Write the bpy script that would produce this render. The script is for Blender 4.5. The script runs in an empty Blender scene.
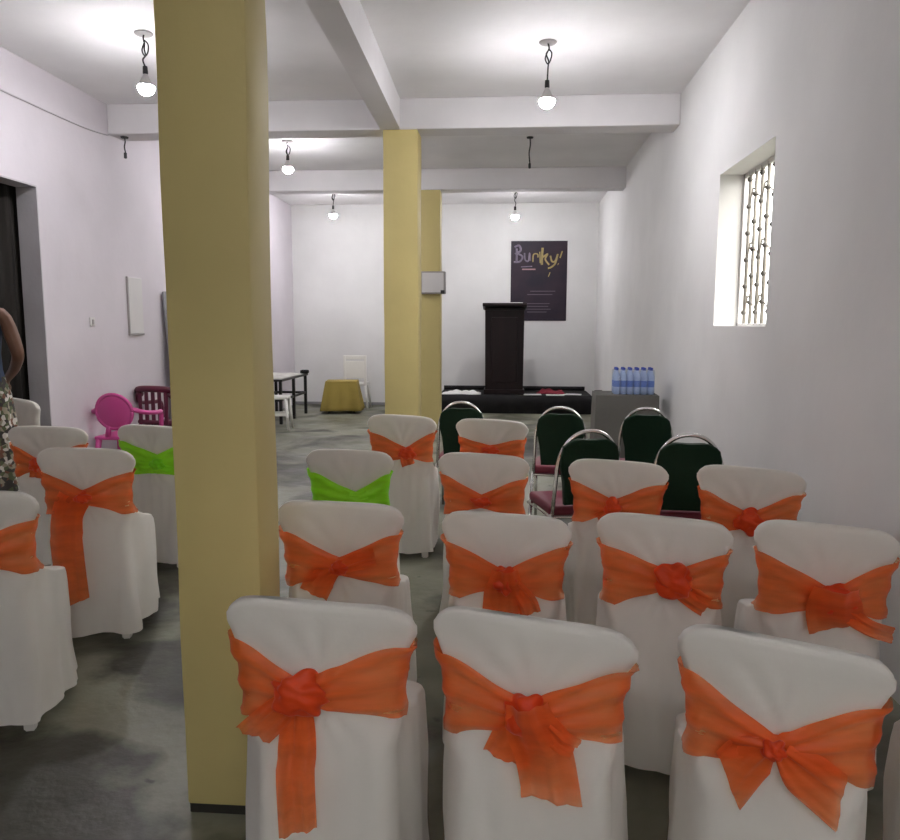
import bpy, bmesh, math, random
from mathutils import Vector, Matrix, noise
R = math.radians
SC = bpy.context.scene
COL = SC.collection

# ------------------------------------------------------------------ helpers
def link(o, parent=None):
    COL.objects.link(o)
    if parent is not None: o.parent = parent
    return o

def tag(o, label, cat, group=None, kind=None):
    o['label'] = label; o['category'] = cat
    if group: o['group'] = group
    if kind: o['kind'] = kind
    return o

def thing(name, label, cat, loc=(0, 0, 0), rz=0.0, group=None):
    o = bpy.data.objects.new(name, None); o.empty_display_size = .05
    o.location = loc; o.rotation_euler = (0, 0, rz)
    return tag(link(o), label, cat, group)

def obj(name, bm, mat, parent=None, smooth=False, label=None):
    bmesh.ops.recalc_face_normals(bm, faces=bm.faces)
    me = bpy.data.meshes.new(name); bm.to_mesh(me); bm.free()
    me.materials.append(mat)
    if smooth:
        for p in me.polygons: p.use_smooth = True
    o = link(bpy.data.objects.new(name, me), parent)
    if label: o['label'] = label
    return o

def struct(name, bm, mat, smooth=False, label=None):
    o = obj(name, bm, mat, None, smooth); o['kind'] = 'structure'
    if label: o['label'] = label
    return o

def nb(): return bmesh.new()

def box(bm, lo, hi, bev=0.0, seg=2, M=None):
    x0, y0, z0 = lo; x1, y1, z1 = hi
    r = bmesh.ops.create_cube(bm, size=1)
    vs = r['verts']
    for v in vs:
        v.co = Vector(((x0+x1)/2 + v.co.x*(x1-x0), (y0+y1)/2 + v.co.y*(y1-y0), (z0+z1)/2 + v.co.z*(z1-z0)))
    if M is not None:
        for v in vs: v.co = M @ v.co
    if bev > 0:
        es = list({e for v in vs for e in v.link_edges})
        bmesh.ops.bevel(bm, geom=es, offset=bev, segments=seg, profile=.5, affect='EDGES')
    return bm

def catmull(pts, n):
    P = [Vector(p) for p in pts]; out = []
    for i in range(len(P)-1):
        p0 = P[max(i-1, 0)]; p1 = P[i]; p2 = P[i+1]; p3 = P[min(i+2, len(P)-1)]
        for k in range(n):
            t = k/n
            out.append(.5*((2*p1)+(p2-p0)*t+(2*p0-5*p1+4*p2-p3)*t*t+(3*p1-p0-3*p2+p3)*t**3))
    out.append(P[-1]); return out

def tube(bm, pts, r, seg=10, smooth=0, caps=True):
    P = catmull(pts, smooth) if smooth else [Vector(p) for p in pts]
    rad = (lambda i: r) if not isinstance(r, (list, tuple)) else (lambda i: r[0]+(r[1]-r[0])*i/(len(P)-1))
    t0 = (P[1]-P[0]).normalized()
    a = Vector((0, 0, 1)) if abs(t0.z) < .9 else Vector((1, 0, 0))
    nrm = t0.cross(a).normalized(); rings = []
    for i, p in enumerate(P):
        t = (P[min(i+1, len(P)-1)]-P[max(i-1, 0)]).normalized()
        nrm = (nrm - t*nrm.dot(t)).normalized(); b = t.cross(nrm)
        rings.append([bm.verts.new(p+(nrm*math.cos(2*math.pi*k/seg)+b*math.sin(2*math.pi*k/seg))*rad(i)) for k in range(seg)])
    for a_, b_ in zip(rings, rings[1:]):
        for k in range(seg): bm.faces.new((a_[k], a_[(k+1) % seg], b_[(k+1) % seg], b_[k]))
    if caps: bm.faces.new(rings[0][::-1]); bm.faces.new(rings[-1])
    return bm

def lathe(bm, prof, seg=20, c=(0, 0, 0)):
    c = Vector(c); rings = []
    for r, z in prof:
        rings.append([bm.verts.new(c+Vector((max(r, 1e-4)*math.cos(2*math.pi*k/seg), max(r, 1e-4)*math.sin(2*math.pi*k/seg), z))) for k in range(seg)])
    for a, b in zip(rings, rings[1:]):
        for k in range(seg): bm.faces.new((a[k], a[(k+1) % seg], b[(k+1) % seg], b[k]))
    bm.faces.new(rings[0][::-1]); bm.faces.new(rings[-1])
    return bm

def prism(bm, poly, y0, y1, bev=0.0):
    """extrude an (x,z) polygon along y"""
    a = [bm.verts.new((x, y0, z)) for x, z in poly]; b = [bm.verts.new((x, y1, z)) for x, z in poly]
    fs = [bm.faces.new(a), bm.faces.new(b[::-1])]; n = len(poly)
    for i in range(n): bm.faces.new((a[i], a[(i+1) % n], b[(i+1) % n], b[i]))
    if bev:
        es = [e for f in fs for e in f.edges]
        bmesh.ops.bevel(bm, geom=es, offset=bev, segments=3, profile=.5, affect='EDGES')
    return bm

# ------------------------------------------------------------------ materials
def mat(name, col, rough=.6, metal=0.0, bump=0.0, bscale=30.0, var=0.0, vscale=3.0, col2=None, spec=.5, sheen=0.0, trans=0.0, stretch=None):
    m = bpy.data.materials.new(name); m.use_nodes = True
    nt = m.node_tree; N = nt.nodes; L = nt.links; b = N['Principled BSDF']
    b.inputs['Roughness'].default_value = rough; b.inputs['Metallic'].default_value = metal
    b.inputs['Specular IOR Level'].default_value = spec
    b.inputs['Sheen Weight'].default_value = sheen
    c1 = (*col, 1); c2 = (*(col2 if col2 else [x*(1-var) for x in col]), 1)
    tc = N.new('ShaderNodeTexCoord'); src = tc.outputs['Object']
    if stretch:
        mp = N.new('ShaderNodeMapping'); mp.inputs['Scale'].default_value = stretch
        L.new(src, mp.inputs['Vector']); src = mp.outputs['Vector']
    nz = N.new('ShaderNodeTexNoise'); nz.inputs['Scale'].default_value = vscale; nz.inputs['Detail'].default_value = 6
    L.new(src, nz.inputs['Vector'])
    rp = N.new('ShaderNodeValToRGB'); rp.color_ramp.elements[0].position = .38; rp.color_ramp.elements[1].position = .66
    rp.color_ramp.elements[0].color = c1; rp.color_ramp.elements[1].color = c2
    L.new(nz.outputs['Fac'], rp.inputs['Fac']); L.new(rp.outputs['Color'], b.inputs['Base Color'])
    if bump:
        n2 = N.new('ShaderNodeTexNoise'); n2.inputs['Scale'].default_value = bscale; n2.inputs['Detail'].default_value = 5
        L.new(src, n2.inputs['Vector'])
        bp = N.new('ShaderNodeBump'); bp.inputs['Strength'].default_value = bump; bp.inputs['Distance'].default_value = .02
        L.new(n2.outputs['Fac'], bp.inputs['Height']); L.new(bp.outputs['Normal'], b.inputs['Normal'])
    if trans:
        tr = N.new('ShaderNodeBsdfTranslucent'); L.new(rp.outputs['Color'], tr.inputs['Color'])
        mx = N.new('ShaderNodeMixShader'); mx.inputs['Fac'].default_value = trans
        L.new(b.outputs[0], mx.inputs[1]); L.new(tr.outputs[0], mx.inputs[2])
        L.new(mx.outputs[0], N['Material Output'].inputs['Surface'])
    return m

def sheer(name, col, alpha):
    """organza: partly see-through, with fine thread streaks"""
    m = bpy.data.materials.new(name); m.use_nodes = True
    nt = m.node_tree; N = nt.nodes; L = nt.links; b = N['Principled BSDF']
    b.inputs['Base Color'].default_value = (*col, 1); b.inputs['Roughness'].default_value = .42
    b.inputs['Sheen Weight'].default_value = .25; b.inputs['Specular IOR Level'].default_value = .4
    tl = N.new('ShaderNodeBsdfTranslucent'); tl.inputs['Color'].default_value = (*col, 1)
    m1 = N.new('ShaderNodeMixShader'); m1.inputs['Fac'].default_value = .35
    L.new(b.outputs[0], m1.inputs[1]); L.new(tl.outputs[0], m1.inputs[2])
    tp = N.new('ShaderNodeBsdfTransparent'); tp.inputs['Color'].default_value = (1, .72+col[1]*.25, .5+col[2]*.3, 1) if col[0] > col[1] else (.6, 1, .35, 1)
    tc = N.new('ShaderNodeTexCoord'); mp = N.new('ShaderNodeMapping'); mp.inputs['Scale'].default_value = (4, 4, 20)
    nz = N.new('ShaderNodeTexNoise'); nz.inputs['Scale'].default_value = 1.6; nz.inputs['Detail'].default_value = 4
    L.new(tc.outputs['Object'], mp.inputs['Vector']); L.new(mp.outputs[0], nz.inputs['Vector'])
    mr = N.new('ShaderNodeMapRange'); mr.inputs['From Min'].default_value = .22; mr.inputs['From Max'].default_value = .78
    mr.inputs['To Min'].default_value = alpha-.12; mr.inputs['To Max'].default_value = min(alpha+.14, 1)
    L.new(nz.outputs['Fac'], mr.inputs['Value'])
    at = N.new('ShaderNodeAttribute'); at.attribute_name = 'gather'          # cloth bunched in several layers near the knot
    ma = N.new('ShaderNodeMath'); ma.operation = 'MULTIPLY_ADD'; ma.inputs[1].default_value = .40; ma.use_clamp = True
    L.new(at.outputs['Fac'], ma.inputs[0]); L.new(mr.outputs[0], ma.inputs[2])
    m2 = N.new('ShaderNodeMixShader'); L.new(ma.outputs[0], m2.inputs['Fac'])
    L.new(tp.outputs[0], m2.inputs[1]); L.new(m1.outputs[0], m2.inputs[2])
    bp = N.new('ShaderNodeBump'); bp.inputs['Strength'].default_value = .25; bp.inputs['Distance'].default_value = .01
    L.new(nz.outputs['Fac'], bp.inputs['Height']); L.new(bp.outputs['Normal'], b.inputs['Normal'])
    L.new(m2.outputs[0], N['Material Output'].inputs['Surface'])
    return m

def emit(name, col, s):
    m = bpy.data.materials.new(name); m.use_nodes = True
    N = m.node_tree.nodes; b = N['Principled BSDF']
    b.inputs['Base Color'].default_value = (.9, .9, .9, 1)
    b.inputs['Emission Color'].default_value = (*col, 1); b.inputs['Emission Strength'].default_value = s
    return m

def floor_mat():
    m = bpy.data.materials.new('concrete_floor'); m.use_nodes = True
    nt = m.node_tree; N = nt.nodes; L = nt.links; b = N['Principled BSDF']
    tc = N.new('ShaderNodeTexCoord')
    def nz(scale, det, dist=0.0):
        n = N.new('ShaderNodeTexNoise'); n.inputs['Scale'].default_value = scale; n.inputs['Detail'].default_value = det
        n.inputs['Distortion'].default_value = dist; L.new(tc.outputs['Object'], n.inputs['Vector']); return n.outputs['Fac']
    def ramp(f, p0, c0, p1, c1):
        r = N.new('ShaderNodeValToRGB'); e = r.color_ramp.elements
        e[0].position = p0; e[0].color = (*c0, 1); e[1].position = p1; e[1].color = (*c1, 1); L.new(f, r.inputs['Fac']); return r.outputs['Color']
    def mix(fac, a, c):
        x = N.new('ShaderNodeMix'); x.data_type = 'RGBA'; L.new(fac, x.inputs[0]); L.new(a, x.inputs[6]); L.new(c, x.inputs[7]); return x.outputs[2]
    base = ramp(nz(1.1, 8, .4), .35, (.125, .128, .088), .68, (.275, .278, .21))
    stain = ramp(nz(.85, 5, .9), .50, (0, 0, 0), .60, (1, 1, 1))
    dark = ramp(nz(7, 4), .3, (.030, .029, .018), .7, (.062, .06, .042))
    spots = ramp(nz(9, 2), .70, (0, 0, 0), .745, (1, 1, 1))
    c = mix(stain, base, dark)
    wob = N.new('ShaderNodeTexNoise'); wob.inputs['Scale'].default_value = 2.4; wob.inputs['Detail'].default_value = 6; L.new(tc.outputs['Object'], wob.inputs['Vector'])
    for px, py, rad in ((-1.75, 1.75, .85), (-.9, 1.45, .6), (-1.35, 3.15, .42), (-2.6, 2.1, .5), (-1.4, 6.6, .5), (-1.9, 7.6, .5)):     # dark patches with uneven edges at set spots
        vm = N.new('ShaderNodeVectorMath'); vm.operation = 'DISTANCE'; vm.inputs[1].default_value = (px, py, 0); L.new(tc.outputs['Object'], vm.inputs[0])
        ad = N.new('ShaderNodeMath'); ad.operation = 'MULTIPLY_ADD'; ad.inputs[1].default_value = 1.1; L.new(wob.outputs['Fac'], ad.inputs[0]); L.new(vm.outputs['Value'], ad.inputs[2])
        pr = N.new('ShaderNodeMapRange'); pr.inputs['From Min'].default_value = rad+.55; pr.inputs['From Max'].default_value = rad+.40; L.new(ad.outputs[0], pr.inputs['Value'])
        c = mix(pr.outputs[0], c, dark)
    c = mix(spots, c, dark)
    L.new(c, b.inputs['Base Color'])
    rr = ramp(nz(2.2, 5), .3, (.30, .30, .30), .7, (.62, .62, .62)); L.new(rr, b.inputs['Roughness'])
    bp = N.new('ShaderNodeBump'); bp.inputs['Strength'].default_value = .25; bp.inputs['Distance'].default_value = .02
    L.new(nz(14, 8), bp.inputs['Height']); L.new(bp.outputs['Normal'], b.inputs['Normal'])
    return m

def pattern_mat():
    m = bpy.data.materials.new('printed_cloth'); m.use_nodes = True
    nt = m.node_tree; N = nt.nodes; L = nt.links; b = N['Principled BSDF']; b.inputs['Roughness'].default_value = .85
    tc = N.new('ShaderNodeTexCoord'); v = N.new('ShaderNodeTexVoronoi'); v.inputs['Scale'].default_value = 42
    L.new(tc.outputs['Object'], v.inputs['Vector'])
    r = N.new('ShaderNodeValToRGB'); r.color_ramp.interpolation = 'CONSTANT'; e = r.color_ramp.elements
    e[0].position = 0; e[0].color = (.05, .045, .04, 1); e[1].position = .3; e[1].color = (.30, .27, .20, 1)
    for p, c in ((.55, (.10, .12, .06)), (.72, (.62, .6, .55)), (.88, (.17, .08, .05))):
        q = e.new(p); q.color = (*c, 1)
    s = N.new('ShaderNodeSeparateColor'); L.new(v.outputs['Color'], s.inputs[0]); L.new(s.outputs[0], r.inputs['Fac'])
    L.new(r.outputs['Color'], b.inputs['Base Color']); return m

M = dict(
    wall=mat('white_wall_paint', (.77, .765, .755), .75, bump=.12, bscale=9, var=.10, vscale=.9),
    wall_l=mat('white_wall_paint_lamp_tint', (.67, .625, .665), .75, bump=.12, bscale=9, var=.12, vscale=.9),  # lavender cast of the bulb light mixed into the left wall colour
    ceil=mat('ceiling_paint', (.85, .84, .84), .8, bump=.15, bscale=6, var=.13, vscale=.8),
    beam=mat('beam_paint', (.74, .725, .73), .8, bump=.15, bscale=8, var=.10, vscale=1.2),
    yellow=mat('yellow_pillar_paint', (.60, .50, .205), .6, bump=.10, bscale=12, var=.10, vscale=1.5),
    skirting=mat('dark_pillar_base', (.03, .028, .02), .7, var=.3),
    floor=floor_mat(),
    cover=mat('white_cover_cloth', (.84, .815, .755), .72, bump=.10, bscale=22, var=.05, vscale=4, sheen=.15, trans=.12),
    leg=mat('white_plastic', (.72, .70, .65), .4, var=.06),
    orange=sheer('orange_organza', (.95, .155, .024), .42),
    orange_k=sheer('orange_organza_knot', (.88, .085, .008), .90),
    lime=sheer('lime_organza', (.42, .97, .03), .78),
    lime_k=sheer('lime_organza_knot', (.34, .95, .02), .93),
    green=mat('dark_green_vinyl', (.004, .024, .010), .6, bump=.08, bscale=60, var=.3, spec=.2),
    maroon=mat('maroon_vinyl', (.16, .008, .03), .5, var=.25),
    chrome=mat('chrome_tube', (.72, .72, .70), .22, metal=1, var=.1),
    pink=mat('pink_plastic', (.62, .075, .30), .38, var=.08),
    maroonpl=mat('maroon_plastic', (.11, .012, .035), .4, var=.1),
    wood=mat('espresso_wood', (.012, .005, .006), .42, spec=.25, bump=.05, var=.4, vscale=6, stretch=(1, 1, .1)),
    black=mat('black_cloth', (.010, .009, .010), .85, bump=.2, var=.3),
    poster=mat('poster_print', (.022, .018, .028), .5, var=.35, vscale=2.0, col2=(.04, .026, .036), spec=.2),
    gold=mat('gold_lettering', (.36, .275, .10), .5, var=.3, vscale=9),
    lilac=mat('lilac_lettering', (.17, .135, .19), .5, var=.3, vscale=9),
    smallprint=mat('small_print', (.13, .10, .13), .6, var=.2),
    rose=mat('rose_print', (.30, .17, .18), .6, var=.2),
    paper=mat('white_paper', (.80, .79, .78), .7, var=.05),
    red=mat('red_cloth', (.22, .008, .025), .75, bump=.2, var=.3),
    greycl=mat('grey_tablecloth', (.135, .13, .115), .85, bump=.12, bscale=40, var=.12),
    darkmetal=mat('dark_steel', (.03, .03, .03), .45, metal=.5, var=.2),
    film=None,
    water=mat('water_bottle_plastic', (.50, .62, .85), .12, var=.08, trans=.3),
    bluelab=mat('blue_label', (.06, .16, .55), .4, var=.1),
    bluecap=mat('blue_cap', (.02, .05, .32), .4, var=.1),
    goldcl=mat('mustard_tablecloth', (.33, .245, .05), .8, bump=.15, bscale=30, var=.18),
    whitepl=mat('white_plastic_chair', (.82, .81, .76), .35, var=.05),
    frame=mat('black_table_frame', (.012, .011, .010), .4, var=.2),
    clutter=mat('pale_cloth', (.55, .54, .50), .8, bump=.2, var=.2),
    grey=mat('grey_steel_box', (.33, .31, .30), .5, var=.1),
    panel=mat('white_enamel_panel', (.66, .64, .63), .5, var=.06),
    greysheet=mat('grey_door_leaf', (.29, .285, .30), .6, var=.12),
    cable=mat('grey_cable', (.52, .49, .51), .6, var=.1),
    blackcable=mat('black_wire', (.012, .012, .012), .5, var=.1),
    jamb=mat('grey_door_jamb', (.50, .48, .50), .75, bump=.15, var=.12),
    curtain=mat('dark_brown_curtain', (.012, .009, .006), .9, bump=.2, var=.4, stretch=(6, 6, .4)),
    grille=mat('rusty_white_grille', (.26, .24, .21), .6, var=.25, vscale=12),
    knob=mat('dark_grille_knob', (.10, .09, .08), .6, var=.25),
    bulb=emit('lit_bulb_glass', (.98, .96, 1.0), 1),
    skin=mat('brown_skin', (.155, .072, .042), .5, var=.12, vscale=5),
    hair=mat('black_hair', (.008, .007, .006), .6, bump=.5, bscale=120),
    print_=pattern_mat(),
    denim=mat('blue_cloth', (.045, .075, .14), .85, var=.25),
    eye=mat('eye_white', (.7, .68, .62), .3), iris=mat('dark_iris', (.01, .006, .004), .2),
)
def film_mat():
    m = bpy.data.materials.new('clear_wrap'); m.use_nodes = True
    N = m.node_tree.nodes; L = m.node_tree.links; b = N['Principled BSDF']
    b.inputs['Base Color'].default_value = (.75, .82, .95, 1); b.inputs['Roughness'].default_value = .15
    tp = N.new('ShaderNodeBsdfTransparent'); tp.inputs['Color'].default_value = (.93, .96, 1, 1)
    mx = N.new('ShaderNodeMixShader'); mx.inputs['Fac'].default_value = .14
    L.new(tp.outputs[0], mx.inputs[1]); L.new(b.outputs[0], mx.inputs[2]); L.new(mx.outputs[0], N['Material Output'].inputs['Surface'])
    return m
M['film'] = film_mat()

# ------------------------------------------------------------------ room shell
XL, XR, ZC, ZB = -3.96, 1.573, 3.63, 3.346
YF, YB = -2.4, 13.91
T = .22
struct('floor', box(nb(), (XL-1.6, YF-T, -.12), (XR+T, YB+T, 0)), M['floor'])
struct('ceiling', box(nb(), (XL-T, YF-T, ZC), (XR+T, YB+T, ZC+.15)), M['ceil'])
struct('wall_back', box(nb(), (XL-T, YB, 0), (XR+T, YB+T, ZC)), M['wall'])
# wall behind the camera with an unseen window added to light the chair backs
FX0, FX1, FZ0, FZ1 = -.9, .3, 1.15, 1.65
bm = nb()
box(bm, (XL-T, YF-T, 0), (FX0, YF, ZC)); box(bm, (FX1, YF-T, 0), (XR+T, YF, ZC)); box(bm, (FX0, YF-T, 0), (FX1, YF, FZ0)); box(bm, (FX0, YF-T, FZ1), (FX1, YF, ZC))
struct('wall_front', bm, M['wall'])
bm = nb()
for i in range(4): box(bm, (FX0+(FX1-FX0-.04)*i/3, YF-T+.05, FZ0), (FX0+(FX1-FX0-.04)*i/3+.04, YF-T+.1, FZ1))
for z in (FZ0, FZ1-.04): box(bm, (FX0, YF-T+.05, z), (FX1, YF-T+.1, z+.04))
struct('added_fill_window', bm, M['panel'])
# right wall with the window opening
WY0, WY1, WZ0, WZ1 = 4.82, 6.02, 1.49, 2.615
bm = nb()
box(bm, (XR, YF, 0), (XR+T, WY0, ZC)); box(bm, (XR, WY1, 0), (XR+T, YB, ZC))
box(bm, (XR, WY0, 0), (XR+T, WY1, WZ0)); box(bm, (XR, WY0, WZ1), (XR+T, WY1, ZC))
struct('wall_right', bm, M['wall'])
# left wall with the doorway
DY0, DY1, DZ = 5.2, 6.28, 2.64
TL = .17
bm = nb()
box(bm, (XL-TL, YF, 0), (XL, DY0, ZC)); box(bm, (XL-TL, DY1, 0), (XL, YB, ZC)); box(bm, (XL-TL, DY0, DZ), (XL, DY1, ZC))
struct('wall_left', bm, M['wall_l'])
# plastered reveal of the doorway, dark passage beyond
bm = nb()
box(bm, (XL-TL-.005, DY1-.012, 0), (XL+.004, DY1+.0, DZ)); box(bm, (XL-TL-.005, DY0, 0), (XL+.004, DY0+.012, DZ))
box(bm, (XL-TL-.005, DY0, DZ-.012), (XL+.004, DY1, DZ))
d1 = struct('door_1', bm, M['jamb'])
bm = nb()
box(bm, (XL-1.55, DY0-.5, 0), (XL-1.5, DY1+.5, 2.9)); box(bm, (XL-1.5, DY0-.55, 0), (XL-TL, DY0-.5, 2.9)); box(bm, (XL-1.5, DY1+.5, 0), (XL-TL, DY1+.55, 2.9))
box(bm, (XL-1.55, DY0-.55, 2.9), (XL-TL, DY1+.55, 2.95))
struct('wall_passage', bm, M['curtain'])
# dark curtain hung in the doorway
bm = nb(); n = 60; rows = []
for j in (0, .5, 1):
    rows.append([bm.verts.new((XL-TL-.05+.025*math.sin(i*.9)+.012*math.sin(i*2.3+j), DY0-.1+(DY1-DY0+.2)*i/n, .03+(DZ+.05)*j)) for i in range(n+1)])
for a, b in zip(rows, rows[1:]):
    for i in range(n): bm.faces.new((a[i], a[i+1], b[i+1], b[i]))
cu = obj('curtain', bm, M['curtain'], None, True); cu.modifiers.new('s', 'SOLIDIFY').thickness = .006
tag(cu, 'dark brown curtain hanging inside the doorway on the left wall', 'curtain')
# beams
bm = box(nb(), (XL, 7.50, ZB), (XR, 7.80, ZC), .012); struct('trim_1', bm, M['beam'], label='white ceiling beam across the room at the nearer pillar row')
bm = box(nb(), (XL, 10.81, ZB), (XR, 11.08, ZC), .012); struct('trim_2', bm, M['beam'], label='white ceiling beam across the room near the back wall')
bm = nb()
def skewbeam(bm, y0, y1, xa0, xa1, xb0, xb1, z0, z1):
    vs = [bm.verts.new(p) for p in ((xa0, y0, z0), (xa1, y0, z0), (xb1, y1, z0), (xb0, y1, z0), (xa0, y0, z1), (xa1, y0, z1), (xb1, y1, z1), (xb0, y1, z1))]
    for f in ((0, 1, 2, 3), (4, 5, 6, 7), (0, 1, 5, 4), (1, 2, 6, 5), (2, 3, 7, 6), (3, 0, 4, 7)): bm.faces.new([vs[i] for i in f])
skewbeam(bm, YF, 7.5, -1.06, -.86, -1.245, -1.055, ZB, ZC)
struct('trim_3', bm, M['beam'], label='white ceiling beam running lengthwise to the middle pillar')
# pillars: (x0,x1,y0,y1,top)
for k, (x0, x1, y0, y1, zt, lab) in enumerate((
        (-.968, -.715, 2.10, 2.29, ZB, 'large yellow pillar standing nearest, beside the front row of chairs'),
        (-1.224, -.887, 7.50, 7.80, ZB, 'yellow pillar under the middle ceiling beam'),
        (-1.30, -.964, 10.81, 11.08, ZB, 'yellow pillar behind the middle one, with a grey box fixed to it'))):
    bm = box(nb(), (x0, y0, .03 if k == 0 else 0), (x1, y1, zt), .010)
    bmesh.ops.subdivide_edges(bm, edges=[e for e in bm.edges if abs(e.verts[0].co.z-e.verts[1].co.z) > 1], cuts=24)
    for v in bm.verts:
        nn = noise.noise_vector(v.co*2.2+Vector((k*7, 0, 0)))*.006
        v.co.x += nn.x; v.co.y += nn.y
    p = struct('pillar', bm, M['yellow'], True, lab)
    p.data.set_sharp_from_angle(angle=R(40))
    if k == 0:
        obj('pillar_base', box(nb(), (x0+.006, y0+.008, 0), (x1-.004, y1-.008, .034), .004), M['skirting'], p, label='dark stained foot of the pillar')
struct('baseboard_back', box(nb(), (XL, YB-.014, 0), (XR, YB, .05), .004), M['greysheet'])
# window: frame ledge and wrought grille
wf = nb()
e = .03
box(wf, (XR+T-.045, WY0, WZ0), (XR+T-.02, WY0+e, WZ1)); box(wf, (XR+T-.045, WY1-e, WZ0), (XR+T-.02, WY1, WZ1))
box(wf, (XR+T-.045, WY0, WZ0), (XR+T-.02, WY1, WZ0+.02)); box(wf, (XR+T-.045, WY0, WZ1-e), (XR+T-.02, WY1, WZ1))
w = struct('window_1', wf, M['panel'])
gb = nb(); kb = nb()
xg = XR+T-.033
for i in range(1, 9):
    y = WY0+(WY1-WY0)*i/9
    tube(gb, [(xg, y, WZ0+.01), (xg, y, WZ1-.01)], .014, 8)
    for j in range(6):
        z = WZ0+.10+j*(WZ1-WZ0-.16)/5+(.07 if i % 2 else 0)
        if z > WZ1-.05: continue
        bmesh.ops.create_icosphere(kb, subdivisions=2, radius=.021, matrix=Matrix.Translation((xg-.004, y, z)))
        if i < 8 and j % 2 == 0:
            y2 = y+(WY1-WY0)/9
            tube(gb, [(xg, y, z), (xg, (y+y2)/2, z+.05), (xg, y2, z+.07 if i % 2 == 0 else z-.07)], .006, 6, 4)
obj('grille', gb, M['grille'], w, True, label='pale iron window bars'); obj('grille_knobs', kb, M['knob'], w, True, label='dark round knobs on the bars')

# ------------------------------------------------------------------ lamps
BULB_R = .045
def lamp(x, y, z, label, zc=ZC, messy=1.0, seed=0):
    rnd = random.Random(seed)
    t = thing('hanging_bulb', label, 'light bulb', (x, y, zc), 0, 'bare bulbs hanging from the ceiling')
    h = zc-z
    obj('ceiling_rose', lathe(nb(), [(.0, -.012), (.06, -.012), (.068, -.004), (.068, 0)], 20), M['grey'], t, True)
    bm = nb(); pts = [(0, 0, -.008)]
    for k in range(1, 6): pts.append((rnd.uniform(-1, 1)*.012*messy, rnd.uniform(-1, 1)*.012*messy, -(h-.15)*k/6))
    pts.append((0, 0, -(h-.145))); tube(bm, pts, .006, 8, 5)
    if messy:   # loose loop of wire tied below the ceiling
        tube(bm, [(.004, 0, -.05), (.03*messy, .0, -.08), (.022*messy, .01, -.13), (.002, 0, -.16), (-.018*messy, 0, -.12), (0, 0, -.07)], .0055, 8, 6)
    obj('cord', bm, M['blackcable'], t, True)
    obj('socket', lathe(nb(), [(.008, -(h-.15)), (.017, -(h-.145)), (.019, -(h-.095)), (.016, -(h-.09))], 16), M['blackcable'], t, True)
    obj('bulb_housing', lathe(nb(), [(.014, -(h-.092)), (.018, -(h-.08)), (.034, -(h-.048)), (.054, -(h-.014)), (.057, -(h-.004)), (.053, -(h-.003))], 24), M['panel'], t, True, 'white bulb neck')
    obj('bulb', lathe(nb(), [(.052, -(h-.006)), (.058, -(h-.002)), (.062, -(h+.004)), (.060, -(h+.014)), (.052, -(h+.034)), (.036, -(h+.052)), (.016, -(h+.060)), (.002, -(h+.062))], 24), M['bulb'], t, True, 'glowing white bulb')
    return t
lamp(-2.72, 5.75, 3.25, 'lit bare bulb hanging just left of the large near pillar', seed=1)
lamp(.275, 6.13, 3.205, 'lit bare bulb hanging nearest over the middle of the right bay', seed=2)
lamp(-2.62, 9.11, 3.32, 'lit bare bulb with two wires, between the near pillar and the middle pillar', seed=3)
lamp(-2.84, 12.4, 3.24, 'lit bare bulb before the back wall above the mustard table', seed=4)
lamp(.086, 12.4, 3.20, 'lit bare bulb before the back wall above the dark lectern', seed=5)
lamp(.6, -1.9, 3.2, 'lit bare bulb added out of view at the front end of the room', seed=6)  # unseen bulb added as fill for chair backs and near walls
def loose_wire(x, y, z, h, lab, seed):
    t = thing('ceiling_wire', lab, 'wire', (x, y, z))
    obj('cord', tube(nb(), [(0, 0, 0), (.004, 0, -h*.3), (-.008, .004, -h*.6), (.004, 0, -h)], .007, 8, 5), M['blackcable'], t, True)
    obj('wire_end', lathe(nb(), [(.006, -h*1.0-.05), (.015, -h-.045), (.015, -h*1.0+.005), (.006, -h+.01)], 12), M['blackcable'], t, True)
    obj('ceiling_rose', lathe(nb(), [(0, -.014), (.035, -.014), (.04, 0)], 16), M['blackcable'], t, True)
loose_wire(.223, 9.1, ZC, .30, 'black wire without a bulb hanging between the two cross beams', 1)
loose_wire(-3.85, 7.62, ZB, .16, 'short black wire hanging under the beam end at the left wall', 2)
c = obj('wall_cable', tube(nb(), [(XL+.009, 0, 3.30), (XL+.009, 2, 3.31), (XL+.009, 4.4, 3.285), (XL+.009, 5.9, 3.293), (XL+.009, 7.0, 3.30), (XL+.009, 7.49, 3.335)], .009, 8, 6), M['cable'], None, True)
tag(c, 'grey cable running along the upper left wall', 'cable')
t = thing('wall_panel', 'white upright panel fixed on the left wall', 'panel', (XL, 7.88, 1.39))
obj('body', box(nb(), (.0005, -.155, 0), (.014, .155, .585), .006), M['panel'], t)
obj('shadow_strip', box(nb(), (.0, -.170, 0), (.022, -.153, .59), .004), M['grey'], t); obj('shadow_strip', box(nb(), (.0, -.17, -.022), (.022, .15, .0), .004), M['grey'], t)  # shadow along the panel's edges put in as grey strips
t = thing('light_switch', 'small switch on the left wall beside the doorway', 'switch', (XL, 7.02, 1.51))
obj('plate', box(nb(), (.0005, -.042, -.042), (.012, .042, .042), .004), M['panel'], t); obj('rocker', box(nb(), (.010, -.014, -.022), (.018, .014, .022), .003), M['grey'], t)
# grey leaf leaning on the left wall behind the near pillar
t = thing('door_leaf', 'grey sheet leaning against the left wall behind the near pillar', 'panel', (XL+.16, 8.9, 0.002))
bm = box(nb(), (-.015, -.42, 0), (.015, .62, 1.86), .02, 3)
obj('sheet', bm, M['greysheet'], t)
t.rotation_euler = (0, R(-4.0), 0)
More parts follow.
